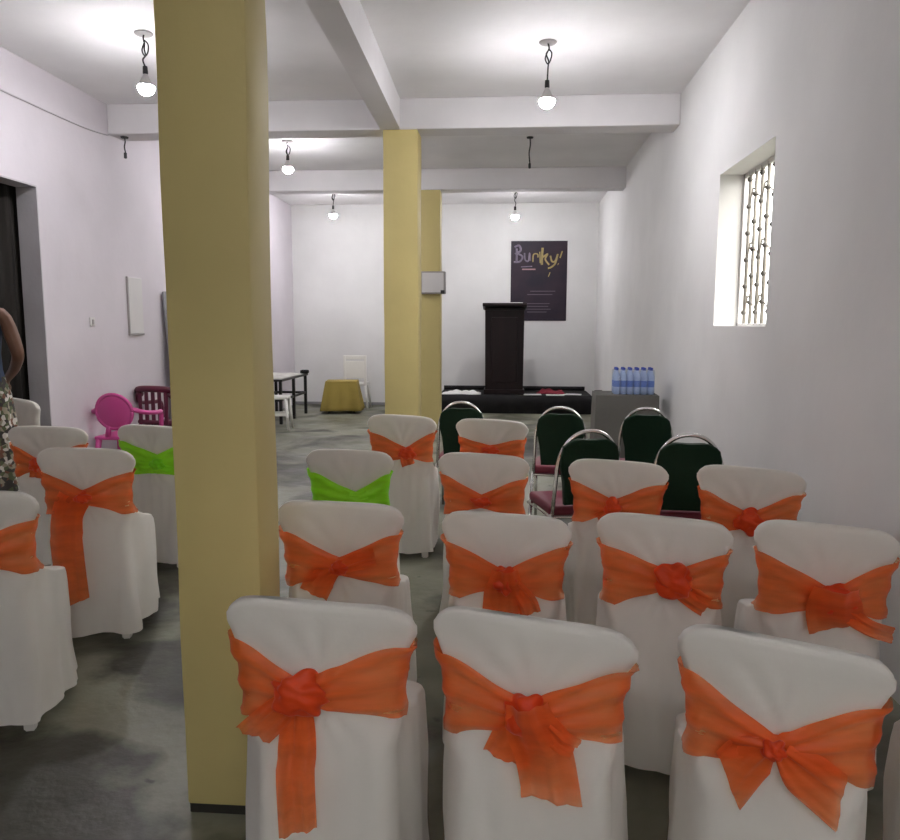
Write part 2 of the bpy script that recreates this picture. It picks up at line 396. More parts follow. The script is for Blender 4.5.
# electrical box on the third pillar
t = thing('breaker_box', 'grey electrical box fixed on the rear yellow pillar', 'box', (-1.055, 10.808, 1.915))
obj('case', box(nb(), (-.175, -.12, 0), (.175, .0, .31), .012), M['grey'], t); obj('cover', box(nb(), (-.15, -.128, .02), (.15, -.119, .29), .004), M['panel'], t, label='paler front lid')
obj('latch', box(nb(), (.11, -.135, .0), (.165, -.12, .05), .004), M['darkmetal'], t)

# ------------------------------------------------------------------ covered chairs
#        z     hw    yb     yf    corner
RINGS = [(.045, .214, -.268, .235, .05), (.15, .212, -.258, .23, .05), (.30, .215, -.246, .225, .05), (.42, .211, -.237, .22, .05),
         (.465, .209, -.234, .212, .05), (.492, .208, -.231, .18, .05), (.512, .206, -.229, .10, .05), (.53, .204, -.228, .02, .045),
         (.548, .201, -.227, -.04, .04), (.572, .194, -.226, -.10, .035), (.598, .184, -.226, -.15, .03), (.63, .176, -.228, -.176, .024),
         (.70, .179, -.233, -.188, .021), (.76, .190, -.239, -.197, .019), (.82, .205, -.247, -.207, .018), (.856, .214, -.252, -.213, .017),
         (.876, .214, -.253, -.217, .016), (.886, .206, -.251, -.221, .013), (.891, .185, -.246, -.227, .008)]
def ring_at(z):
    if z <= RINGS[0][0]: return RINGS[0][1:]
    for a, b in zip(RINGS, RINGS[1:]):
        if z <= b[0]:
            t = (z-a[0])/(b[0]-a[0]); t2 = t*t*(3-2*t)*.35+t*.65
            return tuple(a[i]+(b[i]-a[i])*t2 for i in range(1, 5))
    return RINGS[-1][1:]
NR, NC, NS = 40, 6, 18
def ring_pts(z):
    """closed loop of (x, y, nx, ny): rear left->right, then right side, front, left side"""
    hw, yb, yf, r = ring_at(z); r = min(r, (yf-yb)*.5*.98, hw*.9); out = []
    for i in range(NR): out.append((-hw+r+(2*hw-2*r)*i/NR, yb, 0, -1))
    for i in range(NC): a = -math.pi/2+math.pi/2*i/NC; out.append((hw-r+r*math.cos(a), yb+r+r*math.sin(a), math.cos(a), math.sin(a)))
    for i in range(NS): out.append((hw, yb+r+(yf-yb-2*r)*i/NS, 1, 0))
    for i in range(NC): a = math.pi/2*i/NC; out.append((hw-r+r*math.cos(a), yf-r+r*math.sin(a), math.cos(a), math.sin(a)))
    for i in range(NR): out.append((hw-r-(2*hw-2*r)*i/NR, yf, 0, 1))
    for i in range(NC): a = math.pi/2+math.pi/2*i/NC; out.append((-hw+r+r*math.cos(a), yf-r+r*math.sin(a), math.cos(a), math.sin(a)))
    for i in range(NS): out.append((-hw, yf-r-(yf-yb-2*r)*i/NS, -1, 0))
    for i in range(NC): a = math.pi+math.pi/2*i/NC; out.append((-hw+r+r*math.cos(a), yb+r+r*math.sin(a), math.cos(a), math.sin(a)))
    return out
def sstep(a, b, x):
    t = max(0, min(1, (x-a)/(b-a))); return t*t*(3-2*t)
def shape(x, y, z, seed):
    """curve of the back in plan and at the top edge"""
    x *= 1-.20*sstep(.62, .50, z)*sstep(-.05, -.22, y)*(1-.35*sstep(.3, 0, z))
    k = sstep(.5, .62, z); u = max(-1, min(1, x/.21))
    y2 = y + k*.034*u*u
    z2 = z - sstep(.70, .885, z)*(.010*u*u + .030*abs(u)**7 + TILT[0]*u)
    return x, y2, z2
def surf(x, y, nx, ny, z, seed, skirt=True):
    x2, y2, z2 = shape(x, y, z, seed)
    p = Vector((x2*9, y2*9, z2*1.3+seed*13.7))
    low = sstep(.47, .05, z)
    mid = sstep(.66, .5, z)
    f = noise.noise(p)*(.003+.009*mid+.026*low) + noise.noise(p*2.3)*(.002+.005*mid+.008*low)
    # diagonal pulls from the top corners towards the knot
    if ny < -.5 and z > .5:
        q = math.atan2(.66-z, abs(x)+.02)
        f += .0024*math.sin(q*16+seed*3+x*6)*sstep(.885, .80, z)*sstep(.5, .6, z)
    return Vector((x2+nx*f, y2+ny*f, z2))
ZS = []
for a, b in zip(RINGS, RINGS[1:]):
    n = max(2, round((b[0]-a[0])/.018)) if b[0] < .83 else 3
    ZS += [a[0]+(b[0]-a[0])*i/n for i in range(n)]
ZS.append(RINGS[-1][0])
def cover_bm(seed):
    bm = nb(); prev = None
    for z in ZS:
        row = []
        for j, (x, y, nx, ny) in enumerate(ring_pts(z)):
            v = surf(x, y, nx, ny, z, seed)
            if z < .2: v.z += (noise.noise(Vector((x*5, y*5, seed)))*.022)*sstep(.2, .045, z)
            row.append(bm.verts.new(v))
        if prev:
            n = len(row)
            for i in range(n): bm.faces.new((prev[i], prev[(i+1) % n], row[(i+1) % n], row[i]))
        prev = row
    bm.faces.new(prev)
    return bm
def rear_y(x, z, seed):
    hw, yb, yf, r = ring_at(z); u = max(-1, min(1, x/.21))
    return yb + sstep(.5, .62, z)*.034*u*u
def band_bm(seed, kz, kx, spread=1.0, pinch=.030, droop=0.0):
    """sheer band round the back, gathered at the knot on the rear face"""
    bm = nb(); ring = ring_pts(.70); n = len(ring); NV = 14; cols = []
    rnd = random.Random(seed*31+5); ph = rnd.uniform(0, 6); sl = rnd.uniform(-.012, .012); sr = rnd.uniform(-.012, .012)
    ga = bm.verts.layers.float.new('gather')
    for j in range(n):
        x0 = ring[j][0]; rear = ring[j][3] < -.3
        if rear:
            s = (x0-kx)/(.19-kx) if x0 > kx else (kx-x0)/(.19+kx)
            t = min(1, s); zc = kz+(.695+(sl if x0 < kx else sr)-kz)*t**.9 - droop*t*(1-t); hgt = pinch+(.083*spread-pinch)*t**1.15
        else:
            t = 1; zc = .695+(sl if x0 < 0 else sr)*min(1, abs(x0)/.19); hgt = .083*spread
        col = []
        for k in range(NV+1):
            v = -1+2*k/NV; z = zc+v*hgt + .004*math.sin(j*.35+ph)*t*(abs(v) > .9)
            x, y, nx, ny = ring_pts(z)[j]
            q = surf(x, y, nx, ny, z, seed)
            off = .0135 + .0060*math.sin(v*8.5+ph+1.5*math.sin(j*.11))*(.35+.65*t) + (1-t)*.012*(1-v*v)
            if not rear: off = .012+.002*math.sin(v*9+ph)
            vv = bm.verts.new(q+Vector((nx, ny, 0))*off); vv[ga] = (1-t)**1.5+.25*max(0, math.sin(v*8.5+ph+1.5*math.sin(j*.11))); col.append(vv)
        cols.append(col)
    for j in range(n):
        a, b = cols[j], cols[(j+1) % n]
        for k in range(NV): bm.faces.new((a[k], b[k], b[k+1], a[k+1]))
    return bm
def knot_bm(seed, kx, kz, sx, sz, sy=.030):
    bm = nb(); bmesh.ops.create_uvsphere(bm, u_segments=36, v_segments=22, radius=1)
    y0 = rear_y(kx, kz, seed)-.014; ph = seed*1.7
    for v in bm.verts:
        d = v.co.copy(); a = math.atan2(d.z, d.x)
        f = 1+.10*math.sin(a*4+d.y*5+ph)+.30*noise.noise(d*1.5+Vector((seed*3.1, 0, 0)))+.06*math.sin(d.x*9+d.z*5)+.05*math.sin(d.z*14+d.x*6)
        v.co = Vector((kx+d.x*sx*f, y0-.006+d.y*sy*f, kz+d.z*sz*f))
    return bm
def tail_bm(seed, pts, w0, w1, lift=.016, cut=0.0, over=0.0):
    """hanging strip of the sash; pts are (x, z) down the back"""
    bm = nb(); ga = bm.verts.layers.float.new('gather'); P = catmull([(x, 0, z) for x, z in pts], 8); n = len(P); NV = 12; rows = []
    for i, p in enumerate(P):
        t = i/(n-1); tg = (P[min(i+1, n-1)]-P[max(i-1, 0)]).normalized(); side = Vector((tg.z, 0, -tg.x))
        w = (w0+(w1-w0)*sstep(0, .55, t))*.5; row = []
        for k in range(NV+1):
            v = -1+2*k/NV
            q = p+side*w*v
            if t > .7: q += tg*(cut*v*(t-.7)/.3)
            fold = .006*math.sin(v*5+seed*2+t*1.5)+.004*math.sin(v*11+seed)+.010*(1-v*v)*(1-t)
            y = rear_y(q.x, max(q.z, .05), seed)-lift-fold
            if q.z < .5: y -= .016
            y -= over*(1-t)**1.3*(1-.5*v*v)
            vv = bm.verts.new((q.x, y, q.z)); vv[ga] = .9*(1-t)+.3; row.append(vv)
        rows.append(row)
    for a, b in zip(rows, rows[1:]):
        for k in range(NV): bm.faces.new((a[k], a[k+1], b[k+1], b[k]))
    return bm
def leg_bm(sx, sy):
    bm = nb()
    x1, y1 = sx*(.16 if sy > 0 else .125), (.18 if sy > 0 else -.17); x0, y0 = sx*(.175 if sy > 0 else .14), (.215 if sy > 0 else -.205)
    a = [bm.verts.new((x0+dx*.02, y0+dy*.02, 0)) for dx, dy in ((-1, -1), (1, -1), (1, 1), (-1, 1))]
    b = [bm.verts.new((x1+dx*.026, y1+dy*.026, .43)) for dx, dy in ((-1, -1), (1, -1), (1, 1), (-1, 1))]
    for i in range(4): bm.faces.new((a[i], a[(i+1) % 4], b[(i+1) % 4], b[i]))
    bm.faces.new(a[::-1]); bm.faces.new(b)
    bmesh.ops.bevel(bm, geom=list(bm.edges), offset=.006, segments=2, affect='EDGES')
    return bm
SEED = [0]; TILT = [0.0]
def covered_chair(x, y, rz, label, sash='orange', kx=0.0, kz=.665, knot=(.045, .045), tails=(), sx=1.0, sz=1.0, spread=1.36, pinch=.034, droop=0.0, tilt=.01):
    """x, y: where the middle of the top edge of the back stands"""
    SEED[0] += 1; s = SEED[0]; TILT[0] = tilt
    a = R(rz); ox, oy = 0, -.235
    t = thing('covered_chair', label, 'chair', (x-(ox*math.cos(a)-oy*math.sin(a)), y-(ox*math.sin(a)+oy*math.cos(a)), 0), a, 'plastic chairs in white covers')
    t.scale = (sx, 1, sz)
    obj('chair_cover', cover_bm(s), M['cover'], t, True)
    for i in (-1, 1):
        for j in (-1, 1): obj('leg', leg_bm(i, j), M['leg'], t)
    if sash:
        lab = 'sheer orange sash' if sash == 'orange' else 'bright lime green sash'
        sh = obj('sash', band_bm(s, kz, kx, spread, pinch, droop), M[sash], t, True, lab)
        if knot: obj('knot', knot_bm(s, kx, kz, *knot), M[sash+'_k'], sh, True)
        for k, tl in enumerate(tails):
            obj('sash_tail', tail_bm(s*1.3+k, tl[0], tl[1], tl[2], .016+.007*k, tl[3] if len(tl) > 3 else 0, tl[4] if len(tl) > 4 else 0), M[sash], sh, True)
    return t
# front row
covered_chair(-.418, 1.62, 4, 'front row white covered chair beside the large pillar, orange sash with one long hanging tail', kx=-.045, kz=.672, knot=(.060, .050), sz=.985, sx=1.03, tilt=.018,
    tails=(([(-.05, .68), (-.052, .60), (-.055, .48), (-.05, .345)], .055, .085, .01), ([(-.06, .67), (-.10, .62), (-.155, .565)], .05, .075, .02)))
covered_chair(.062, 1.575, -4, 'middle chair of the front row, orange sash with two short crossed tails', kx=-.012, kz=.668, knot=(.045, .050), sz=.98, sx=1.05, tilt=.022,
    tails=(([(-.012, .69), (-.03, .62), (-.055, .555)], .06, .10, .0), ([(-.01, .715), (.0, .66), (.025, .59), (.045, .485)], .085, .12, -.02, .042), ([(.03, .66), (.06, .62), (.09, .60)], .05, .05)))
covered_chair(.565, 1.50, -13, 'right chair of the front row, orange sash pinched flat without a knot', kx=-.015, kz=.662, knot=(.026, .022), sz=.98, sx=.97, tilt=.018, pinch=.026,
    tails=(([(-.02, .665), (-.06, .63), (-.10, .565)], .05, .11, -.04), ([(.0, .66), (.05, .615), (.12, .56)], .045, .105, .03)))
covered_chair(1.115, 1.50, -14, 'white covered chair cut off by the right picture edge', kz=.66, tails=(([(0, .66), (.02, .58), (.03, .5)], .05, .09),))
# second row
covered_chair(-.575, 2.522, 4, 'second row white chair just right of the large pillar, orange sash pinched in the middle', kx=.0, kz=.662, knot=(.030, .026), sx=1.04,
    tails=(([(-.01, .66), (-.06, .62), (-.09, .56)], .05, .10), ([(.01, .665), (.07, .69), (.12, .70)], .05, .07)))
covered_chair(.000, 2.407, -2, 'second row white chair behind the middle front chair, orange sash with a wide stub tail', kx=.0, kz=.672, knot=(.040, .042), sx=1.0,
    tails=(([(.0, .715), (.0, .66), (-.005, .61), (-.01, .535)], .085, .13, .03, .040), ([(.03, .66), (.07, .60), (.085, .56)], .05, .07)))
covered_chair(.508, 2.413, -8, 'second row white chair with a big round orange rosette knot', kx=.03, kz=.685, knot=(.058, .055),
    tails=(([(.05, .67), (.10, .625), (.14, .60)], .08, .07),))
covered_chair(.993, 2.357, -10, 'second row white chair next to the right wall, orange sash with a wide drooping knot', kx=.02, kz=.655, knot=(.064, .050), sx=.99,
    tails=(([(.02, .71), (.02, .66), (.03, .60), (.04, .565)], .13, .17, 0, .075), ([(.06, .62), (.13, .575), (.20, .555)], .06, .05)))
# third row
covered_chair(-.765, 3.598, 5, 'white covered chair with lime green sash beside the aisle in the right block', sash='lime', kx=.03, kz=.64, knot=None, tilt=.008, pinch=.045, droop=.02,
    tails=(([(.0, .655), (.05, .65), (.09, .66)], .06, .07),))
covered_chair(-.108, 3.545, -1, 'third row white chair in front of the small back chair, thin orange knot', kx=-.01, kz=.662, knot=(.045, .022), sx=1.02)
covered_chair(.505, 3.418, -5, 'third row white chair before the green seats, small ball knot on its orange sash', kx=-.02, kz=.68, knot=(.036, .038), sx=1.04,
    tails=(([(-.02, .67), (-.06, .65), (-.09, .63)], .06, .05),))
covered_chair(1.053, 3.301, -12, 'third row white chair next to the right wall with square orange knot', kx=.0, kz=.655, knot=(.058, .052), sx=1.04)
# fourth row
covered_chair(-.66, 4.70, 4, 'fourth row white chair in front of the middle yellow pillar, orange sash', kx=.03, kz=.66, knot=(.050, .040), sx=1.03, sz=1.045,
    tails=(([(.03, .65), (.03, .62), (.04, .585)], .07, .08),))
covered_chair(-.096, 4.856, -2, 'farthest white covered chair standing between two green chairs, orange sash', kx=-.01, kz=.69, knot=(.05, .026), sx=1.10, spread=1.1)
# left block
covered_chair(-2.73, 4.271, 12, 'left block white chair partly hidden behind the long tailed one', kz=.66, kx=-.05, tails=(([(-.05, .66), (-.06, .58)], .05, .09),), sx=1.05)
covered_chair(-1.935, 3.30, 14, 'left block white chair with a broad orange tail hanging to seat skirt', kx=-.01, kz=.672, knot=(.035, .026), sx=1.0, sz=1.045,
    tails=(([(-.05, .67), (-.09, .58), (-.085, .42), (-.065, .20)], .14, .14, .02),))
covered_chair(-2.138, 4.370, 3, 'left block white chair with lime green sash, half hidden by the pillar', sash='lime', kx=.04, kz=.655, knot=(.045, .034), pinch=.06,
    tails=(([(.04, .66), (.08, .64), (.12, .63)], .07, .08), ([(.03, .66), (-.02, .64), (-.07, .65)], .06, .08)))
covered_chair(-1.875, 2.46, 18, 'nearest left block white chair cut off by the left picture edge', kx=-.02, kz=.66, sz=1.03)
covered_chair(-3.68, 5.42, -20, 'loosely draped white chair without a sash at the far left by the doorway', sash=None, sz=1.05, sx=.9)

# ------------------------------------------------------------------ green banquet chairs
def arch(w, z0, z1, n=24, p=2.3):
    out = []
    for i in range(n+1):
        a = math.pi*i/n; c, s = math.cos(a), math.sin(a)
        out.append((math.copysign(abs(c)**(2/p), c)*w, z0+(z1-z0)*abs(s)**(2/p)))
    return out
def banquet_chair(x, y, rz, label):
    a = R(rz); oy = -.245
    t = thing('banquet_chair', label, 'chair', (x+oy*math.sin(a), y-oy*math.cos(a), 0), a, 'dark green stacking chairs')
    # back pad with a dipped top under the tube
    top = [(-.155+.31*i/16, .893-.022*math.cos(math.pi*(i/16-.5))**1.5 - .06*abs(2*i/16-1)**3.2) for i in range(17)]
    poly = [(-.135, .50), (.135, .50), (.146, .64), (.166, .72), (.168, .78)] + top[::-1] + [(-.168, .78), (-.166, .72), (-.146, .64)]
    bm = prism(nb(), poly, -.03, .025, .012)
    for v in bm.verts: v.co.y += -.245+.01-(v.co.z-.5)*.10 + .45*v.co.x**2
    obj('backrest', bm, M['green'], t)
    bm = nb()
    pts = [(.190, -.20, .44), (.183, -.220, .60)]+[(px, -.235-(pz-.5)*.10+.45*px*px+.008, pz) for px, pz in arch(.180, .66, .918, 24, 2.2)]+[(-.183, -.220, .60), (-.190, -.20, .44)]
    tube(bm, pts, .0115, 10)
    obj('back_tube', bm, M['chrome'], t, True, 'chrome tube arching over the backrest')
    bm = box(nb(), (-.205, -.20, .425), (.205, .215, .485), .022, 3)
    for v in bm.verts: v.co.x *= 1+.10*(v.co.y+.2)
    obj('seat', bm, M['maroon'], t, True, 'maroon padded seat')
    for sx in (-1, 1):
        obj('leg', tube(nb(), [(sx*.198, -.20, .44), (sx*.205, -.27, .012)], .0115, 10), M['chrome'], t, True)
        obj('leg', tube(nb(), [(sx*.21, .17, .44), (sx*.215, .235, .012)], .0115, 10), M['chrome'], t, True)
    obj('seat_frame', tube(nb(), [(.198, -.20, .42), (.222, .19, .42), (-.222, .19, .42), (-.198, -.20, .42), (.198, -.20, .42)], .010, 8), M['chrome'], t, True)
    return t
banquet_chair(-.34, 5.66, -4, 'green banquet chair nearest to the yellow pillars, left of the farthest covered chair')
banquet_chair(.379, 5.37, -8, 'green banquet chair in front of the dark stage, with maroon seat edge showing')
banquet_chair(.455, 4.20, 14, 'green banquet chair with maroon seat cushion turned to the left')
banquet_chair(.975, 5.366, -6, 'green banquet chair in front of the grey clothed table')
banquet_chair(.975, 4.098, -4, 'green banquet chair nearest the right wall below the window')

# ------------------------------------------------------------------ plastic armchairs by the left wall
def round_chair(x, y, rz, m, label, name, slats=False):
    t = thing(name, label, 'chair', (x, y, 0), R(rz))
    bm = nb()
    if not slats:   # round panel back with pierced holes
        n = 36; prof = []
        bmesh.ops.create_uvsphere(bm, u_segments=36, v_segments=18, radius=1)
        for v in bm.verts:
            v.co = Vector((v.co.x*.175, -.25-(v.co.z*.165)*.12+v.co.y*.024+.5*(v.co.x*.175)**2, .675+v.co.z*.165))
        tube(bm, [(.06, -.235, .54), (.10, -.20, .42)], .026, 8); tube(bm, [(-.06, -.235, .54), (-.10, -.20, .42)], .026, 8)
        obj('backrest', bm, m, t, True)
        bm = nb(); tube(bm, [(.172*math.cos(2*math.pi*i/n), -.25-(math.sin(2*math.pi*i/n)*.165)*.12+.5*(.172*math.cos(2*math.pi*i/n))**2, .675+.162*math.sin(2*math.pi*i/n)) for i in range(n+1)], .018, 8)
        obj('back_rim', bm, m, t, True)
    else:
        tube(bm, [(-.25, -.12, .74), (-.20, -.22, .80), (0, -.26, .815), (.20, -.22, .80), (.25, -.12, .74)], .035, 10, 6)
        obj('back_rail', bm, m, t, True)
        for k in range(5):
            xx = -.16+.08*k; obj('back_slat', box(nb(), (xx-.022, -.255, .43), (xx+.022, -.24, .79), .005), m, t)
        obj('lower_rail', tube(nb(), [(-.2, -.22, .46), (0, -.25, .46), (.2, -.22, .46)], .025, 8, 4), m, t, True)
    bm = box(nb(), (-.22, -.23, .40), (.22, .23, .435), .015, 3); obj('seat', bm, m, t)
    for s in (-1, 1):
        obj('armrest', tube(nb(), [(s*(.16 if not slats else .19), -.24, .70 if not slats else .76), (s*.255, -.14, .66), (s*.265, .08, .635), (s*.245, .20, .62), (s*.235, .21, .45)], .022, 8, 6), m, t, True)
        obj('leg', tube(nb(), [(s*.195, .20, .41), (s*.225, .245, 0)], (.03, .02), 8), m, t, True)
        obj('leg', tube(nb(), [(s*.185, -.20, .41), (s*.215, -.265, 0)], (.03, .02), 8), m, t, True)
    return t
round_chair(-3.672, 7.05, 0, M['pink'], 'pink plastic armchair with a round back by the left wall', 'plastic_armchair')
round_chair(-3.66, 7.92, -12, M['maroonpl'], 'maroon plastic armchair behind the pink one at the left wall', 'plastic_armchair', True)

# ------------------------------------------------------------------ back of the room
# stage platform
t = thing('stage_platform', 'low black stage along the back wall under the lectern', 'stage', (.135, 13.28, 0))
obj('platform', box(nb(), (-1.30, -.52, 0), (1.28, .55, .31), .012), M['black'], t)
bm = nb(); rows = []
for j, z in enumerate((.31, .2, .02)):
    rows.append([bm.verts.new((-1.30+2.58*i/90, -.535-.010*math.sin(i*.8)*(j*.6), z)) for i in range(91)])
for a, b in zip(rows, rows[1:]):
    for i in range(90): bm.faces.new((a[i], a[i+1], b[i+1], b[i]))
o = obj('front_cloth', bm, M['black'], t, True); o.modifiers.new('s', 'SOLIDIFY').thickness = .004
ro = obj('carpet_roll', tube(nb(), [(-1.15, 13.74, .352), (-.5, 13.75, .352), (.3, 13.74, .352), (1.38, 13.74, .352)], .038, 14, 6), M['black'], None, True)
tag(ro, 'long black roll lying along the rear of the stage', 'roll')
def crumple(name, x0, x1, y0, y1, z, h, m, seed, label, cat):
    bm = nb(); nx, ny = 26, 12; g = []
    for j in range(ny+1):
        g.append([])
        for i in range(nx+1):
            u, v = i/nx, j/ny; e = min(1, 5*min(u, 1-u), 5*min(v, 1-v))
            hh = h*e*(.35+.9*abs(noise.noise(Vector((u*4+seed, v*3, seed)))))
            wob = noise.noise(Vector((u*3, v*3, seed*2)))*.04
            g[-1].append(bm.verts.new((x0+(x1-x0)*u+wob, y0+(y1-y0)*v+wob, z+.002+hh)))
    for j in range(ny):
        for i in range(nx): bm.faces.new((g[j][i], g[j][i+1], g[j+1][i+1], g[j+1][i]))
    o = obj(name, bm, m, None, True); s = o.modifiers.new('s', 'SOLIDIFY'); s.thickness = .004; s.offset = 1
    tag(o, label, cat); return o
crumple('white_cloth', -1.12, -.46, 12.82, 13.15, .31, .07, M['paper'], 2, 'crumpled white cloth on the stage left of the lectern', 'cloth')
crumple('red_cloth', .50, .98, 12.95, 13.2, .316, .10, M['red'], 5, 'dark red cloth lying on the stage right of the lectern', 'cloth')
for k, (x, y, a) in enumerate(((.42, 12.86, 5), (1.10, 12.95, -8), (.80, 12.80, 2))):
    o = obj('paper_sheet', box(nb(), (-.15, -.06, 0), (.15, .09, .012), .003), M['paper']); o.location = (x, y, .311); o.rotation_euler = (0, 0, R(a))
    tag(o, ('white paper on the stage just right of the lectern', 'white paper at the right end of the stage', 'white paper in front of the red cloth on the stage')[k], 'paper', 'papers on the stage')
t = thing('side_post', 'grey upright board at the right end of the stage', 'board', (1.50, 12.7, 0))
obj('board', box(nb(), (-.055, -.015, 0), (.06, .015, .40), .005), M['greycl'], t)
obj('cap', box(nb(), (-.06, -.02, .40), (.065, .02, .415), .004), M['black'], t)
# lectern
t = thing('lectern', 'tall dark wooden lectern standing on the stage', 'lectern', (-.06, 13.06, .312))
obj('body', prism(nb(), [(-.32, .08), (.32, .08), (.33, 1.44), (-.33, 1.44)], -.17, .2, .01), M['wood'], t)
obj('plinth', box(nb(), (-.345, -.21, 0), (.345, .23, .085), .012), M['wood'], t)
obj('front_panel', box(nb(), (-.22, -.182, .2), (.22, -.165, 1.3), .01), M['wood'], t)
bm = nb(); Mx = Matrix.Translation((0, 0, 1.49)) @ Matrix.Rotation(R(-7), 4, 'X')
box(bm, (-.372, -.24, -.035), (.372, .25, .02), .014, 3, Mx); obj('reading_top', bm, M['wood'], t)
obj('moulding', box(nb(), (-.335, -.2, 1.415), (.335, .22, 1.45), .01), M['wood'], t)
bm = nb(); box(bm, (.06, -.10, .0), (.30, .22, .022), .003, 1, Matrix.Translation((-.06, 13.06, 1.828)) @ Matrix.Rotation(R(-7), 4, 'X'))
o = obj('open_booklet', bm, M['paper']); tag(o, 'white booklet lying on top of the lectern', 'booklet')
# poster
t = thing('poster', 'dark poster with gold and lilac lettering on the back wall', 'poster', (.535, 13.907, 1.56))
bm = box(nb(), (-.50, -.012, 0), (.50, .0, 1.41), .003)
obj('sheet', bm, M['poster'], t)
def strokes(name, lst, m):
    bm = nb()
    for pts, r in lst: tube(bm, [(px, -.014, pz) for px, pz in pts], r, 6, 5)
    for v in bm.verts: v.co.y = -.0125-(v.co.y+.014)*-.15
    return obj(name, bm, m, t, True)
# script in the manner of the photograph: lilac "Bur", gold "ky!"
strokes('lilac_lettering', [([(-.44, 1.30), (-.36, 1.33), (-.33, 1.24), (-.43, 1.18)], .022), ([(-.42, 1.20), (-.30, 1.14), (-.34, 1.05), (-.45, 1.04)], .02), ([(-.40, 1.28), (-.40, 1.04)], .022),
    ([(-.26, 1.20), (-.25, 1.08), (-.19, 1.06), (-.17, 1.20), (-.16, 1.06)], .016), ([(-.32, .955), (-.12, .965)], .010)], M['lilac'])
strokes('gold_lettering', [([(-.11, 1.04), (-.10, 1.17), (-.03, 1.18), (-.02, 1.12)], .013), ([(.01, 1.22), (.02, 1.02)], .012), ([(.06, 1.29), (.05, 1.12), (.05, .99)], .024),
    ([(.06, 1.12), (.15, 1.18), (.11, 1.09), (.18, .99)], .018), ([(.20, 1.15), (.23, 1.05), (.29, 1.06), (.33, 1.18), (.29, 1.02), (.22, .95), (.16, .93)], .018), ([(.20, .86), (.17, .78)], .009),
    ([(.41, 1.23), (.37, 1.11)], .014), ([(.335, 1.005), (.345, 1.0)], .022)], M['gold'])
bm = nb()
for z, x0, x1 in ((.52, -.15, .3), (.46, -.2, .25), (.30, -.2, .2), (.25, -.2, .18), (.20, -.2, .22), (.15, -.2, .15)): box(bm, (x0, -.0135, z), (x1, -.0115, z+.012))
obj('small_print', bm, M['smallprint'], t)
obj('rose_print', box(nb(), (-.30, -.0135, .90), (-.06, -.0115, .925)), M['rose'], t)

# ------------------------------------------------------------------ tables
def cloth_table(name, label, w, d, h, loc, rz, m, flare, hem, seed, legs=True):
    t = thing(name, label, 'table', loc, rz)
    obj('tabletop', box(nb(), (-w/2+.01, -d/2+.01, h-.03), (w/2-.01, d/2-.01, h-.006), .004), M['frame'], t)
    for sx in (-1, 1):
        for sy in (-1, 1): obj('leg', box(nb(), (sx*(w/2-.05)-.018, sy*(d/2-.05)-.018, 0), (sx*(w/2-.05)+.018, sy*(d/2-.05)+.018, h-.03), .004), M['frame'], t)
    bm = nb(); prev = None; N = 140
    for k in range(9):
        f = k/8; z = h*(1-f)+hem*f if k else h; row = []
        for i in range(N):
            a = 4*i/N; s = int(a); q = a-s; e = 1+flare*f
            px, py = ((-1+2*q, -1), (1, -1+2*q), (1-2*q, 1), (-1, 1-2*q))[s]
            wv = .012*f*math.sin(i*.55+seed)+.014*f*noise.noise(Vector((px*3, py*3, seed)))
            row.append(bm.verts.new((px*(w/2*e+wv), py*(d/2*e+wv), z+(.01*noise.noise(Vector((px*2, py*2, seed+4))) if k == 8 else 0))))
        if prev:
            for i in range(N): bm.faces.new((prev[i], prev[(i+1) % N], row[(i+1) % N], row[i]))
        else: bm.faces.new(row)
        prev = row
    o = obj('tablecloth', bm, m, None, True); o.location = (loc[0], loc[1], .001); o.rotation_euler = (0, 0, rz)
    o.modifiers.new('s', 'SOLIDIFY').thickness = .003; o.data.set_sharp_from_angle(angle=R(50))
    return t, o
t, o = cloth_table('side_table', 'small dark table under the grey cloth near the right wall', .60, .50, .818, (1.165, 7.65, 0), R(-2), M['greycl'], .03, .08, 1)
tag(o, 'plain grey cloth over the small table carrying the water bottles', 'tablecloth')
# shrink-wrapped pack of bottles
t = pack = thing('water_bottle_pack', 'shrink wrapped pack of water bottles with blue caps on the grey table', 'bottles', (1.235, 7.60, .8205), R(-2))
pack.scale = (1, 1, 1.13)
def bottle_bm():
    return lathe(nb(), [(.026, 0), (.031, .006), (.0315, .05), (.0295, .055), (.0315, .06), (.0315, .12), (.0295, .126), (.0315, .132), (.030, .155), (.020, .185), (.0135, .198), (.013, .212)], 16)
p0 = None
for j in range(3):
    for i in range(6):
        loc = (-.165+.066*i, -.066+.066*j, 0)
        if p0 is None:
            b0 = obj('bottle', bottle_bm(), M['water'], t, True)
            l0 = obj('bottle_label', lathe(nb(), [(.0318, .064), (.0322, .066), (.0322, .116), (.0318, .118)], 16), M['bluelab'], b0, True, 'blue band')
            c0 = obj('cap', lathe(nb(), [(.0150, .206), (.0155, .208), (.0155, .226), (.0145, .229)], 14), M['bluecap'], b0, True, 'dark blue cap')
            p0 = b0
        else:
            b0 = link(p0.copy(), t)
            for ch in (l0, c0): link(ch.copy(), b0)
        b0.location = loc
bm = box(nb(), (-.199, -.1, .001), (.199, .1, .215), .02, 3); obj('clear_wrap', bm, M['film'], t, True, 'clear shrink film')
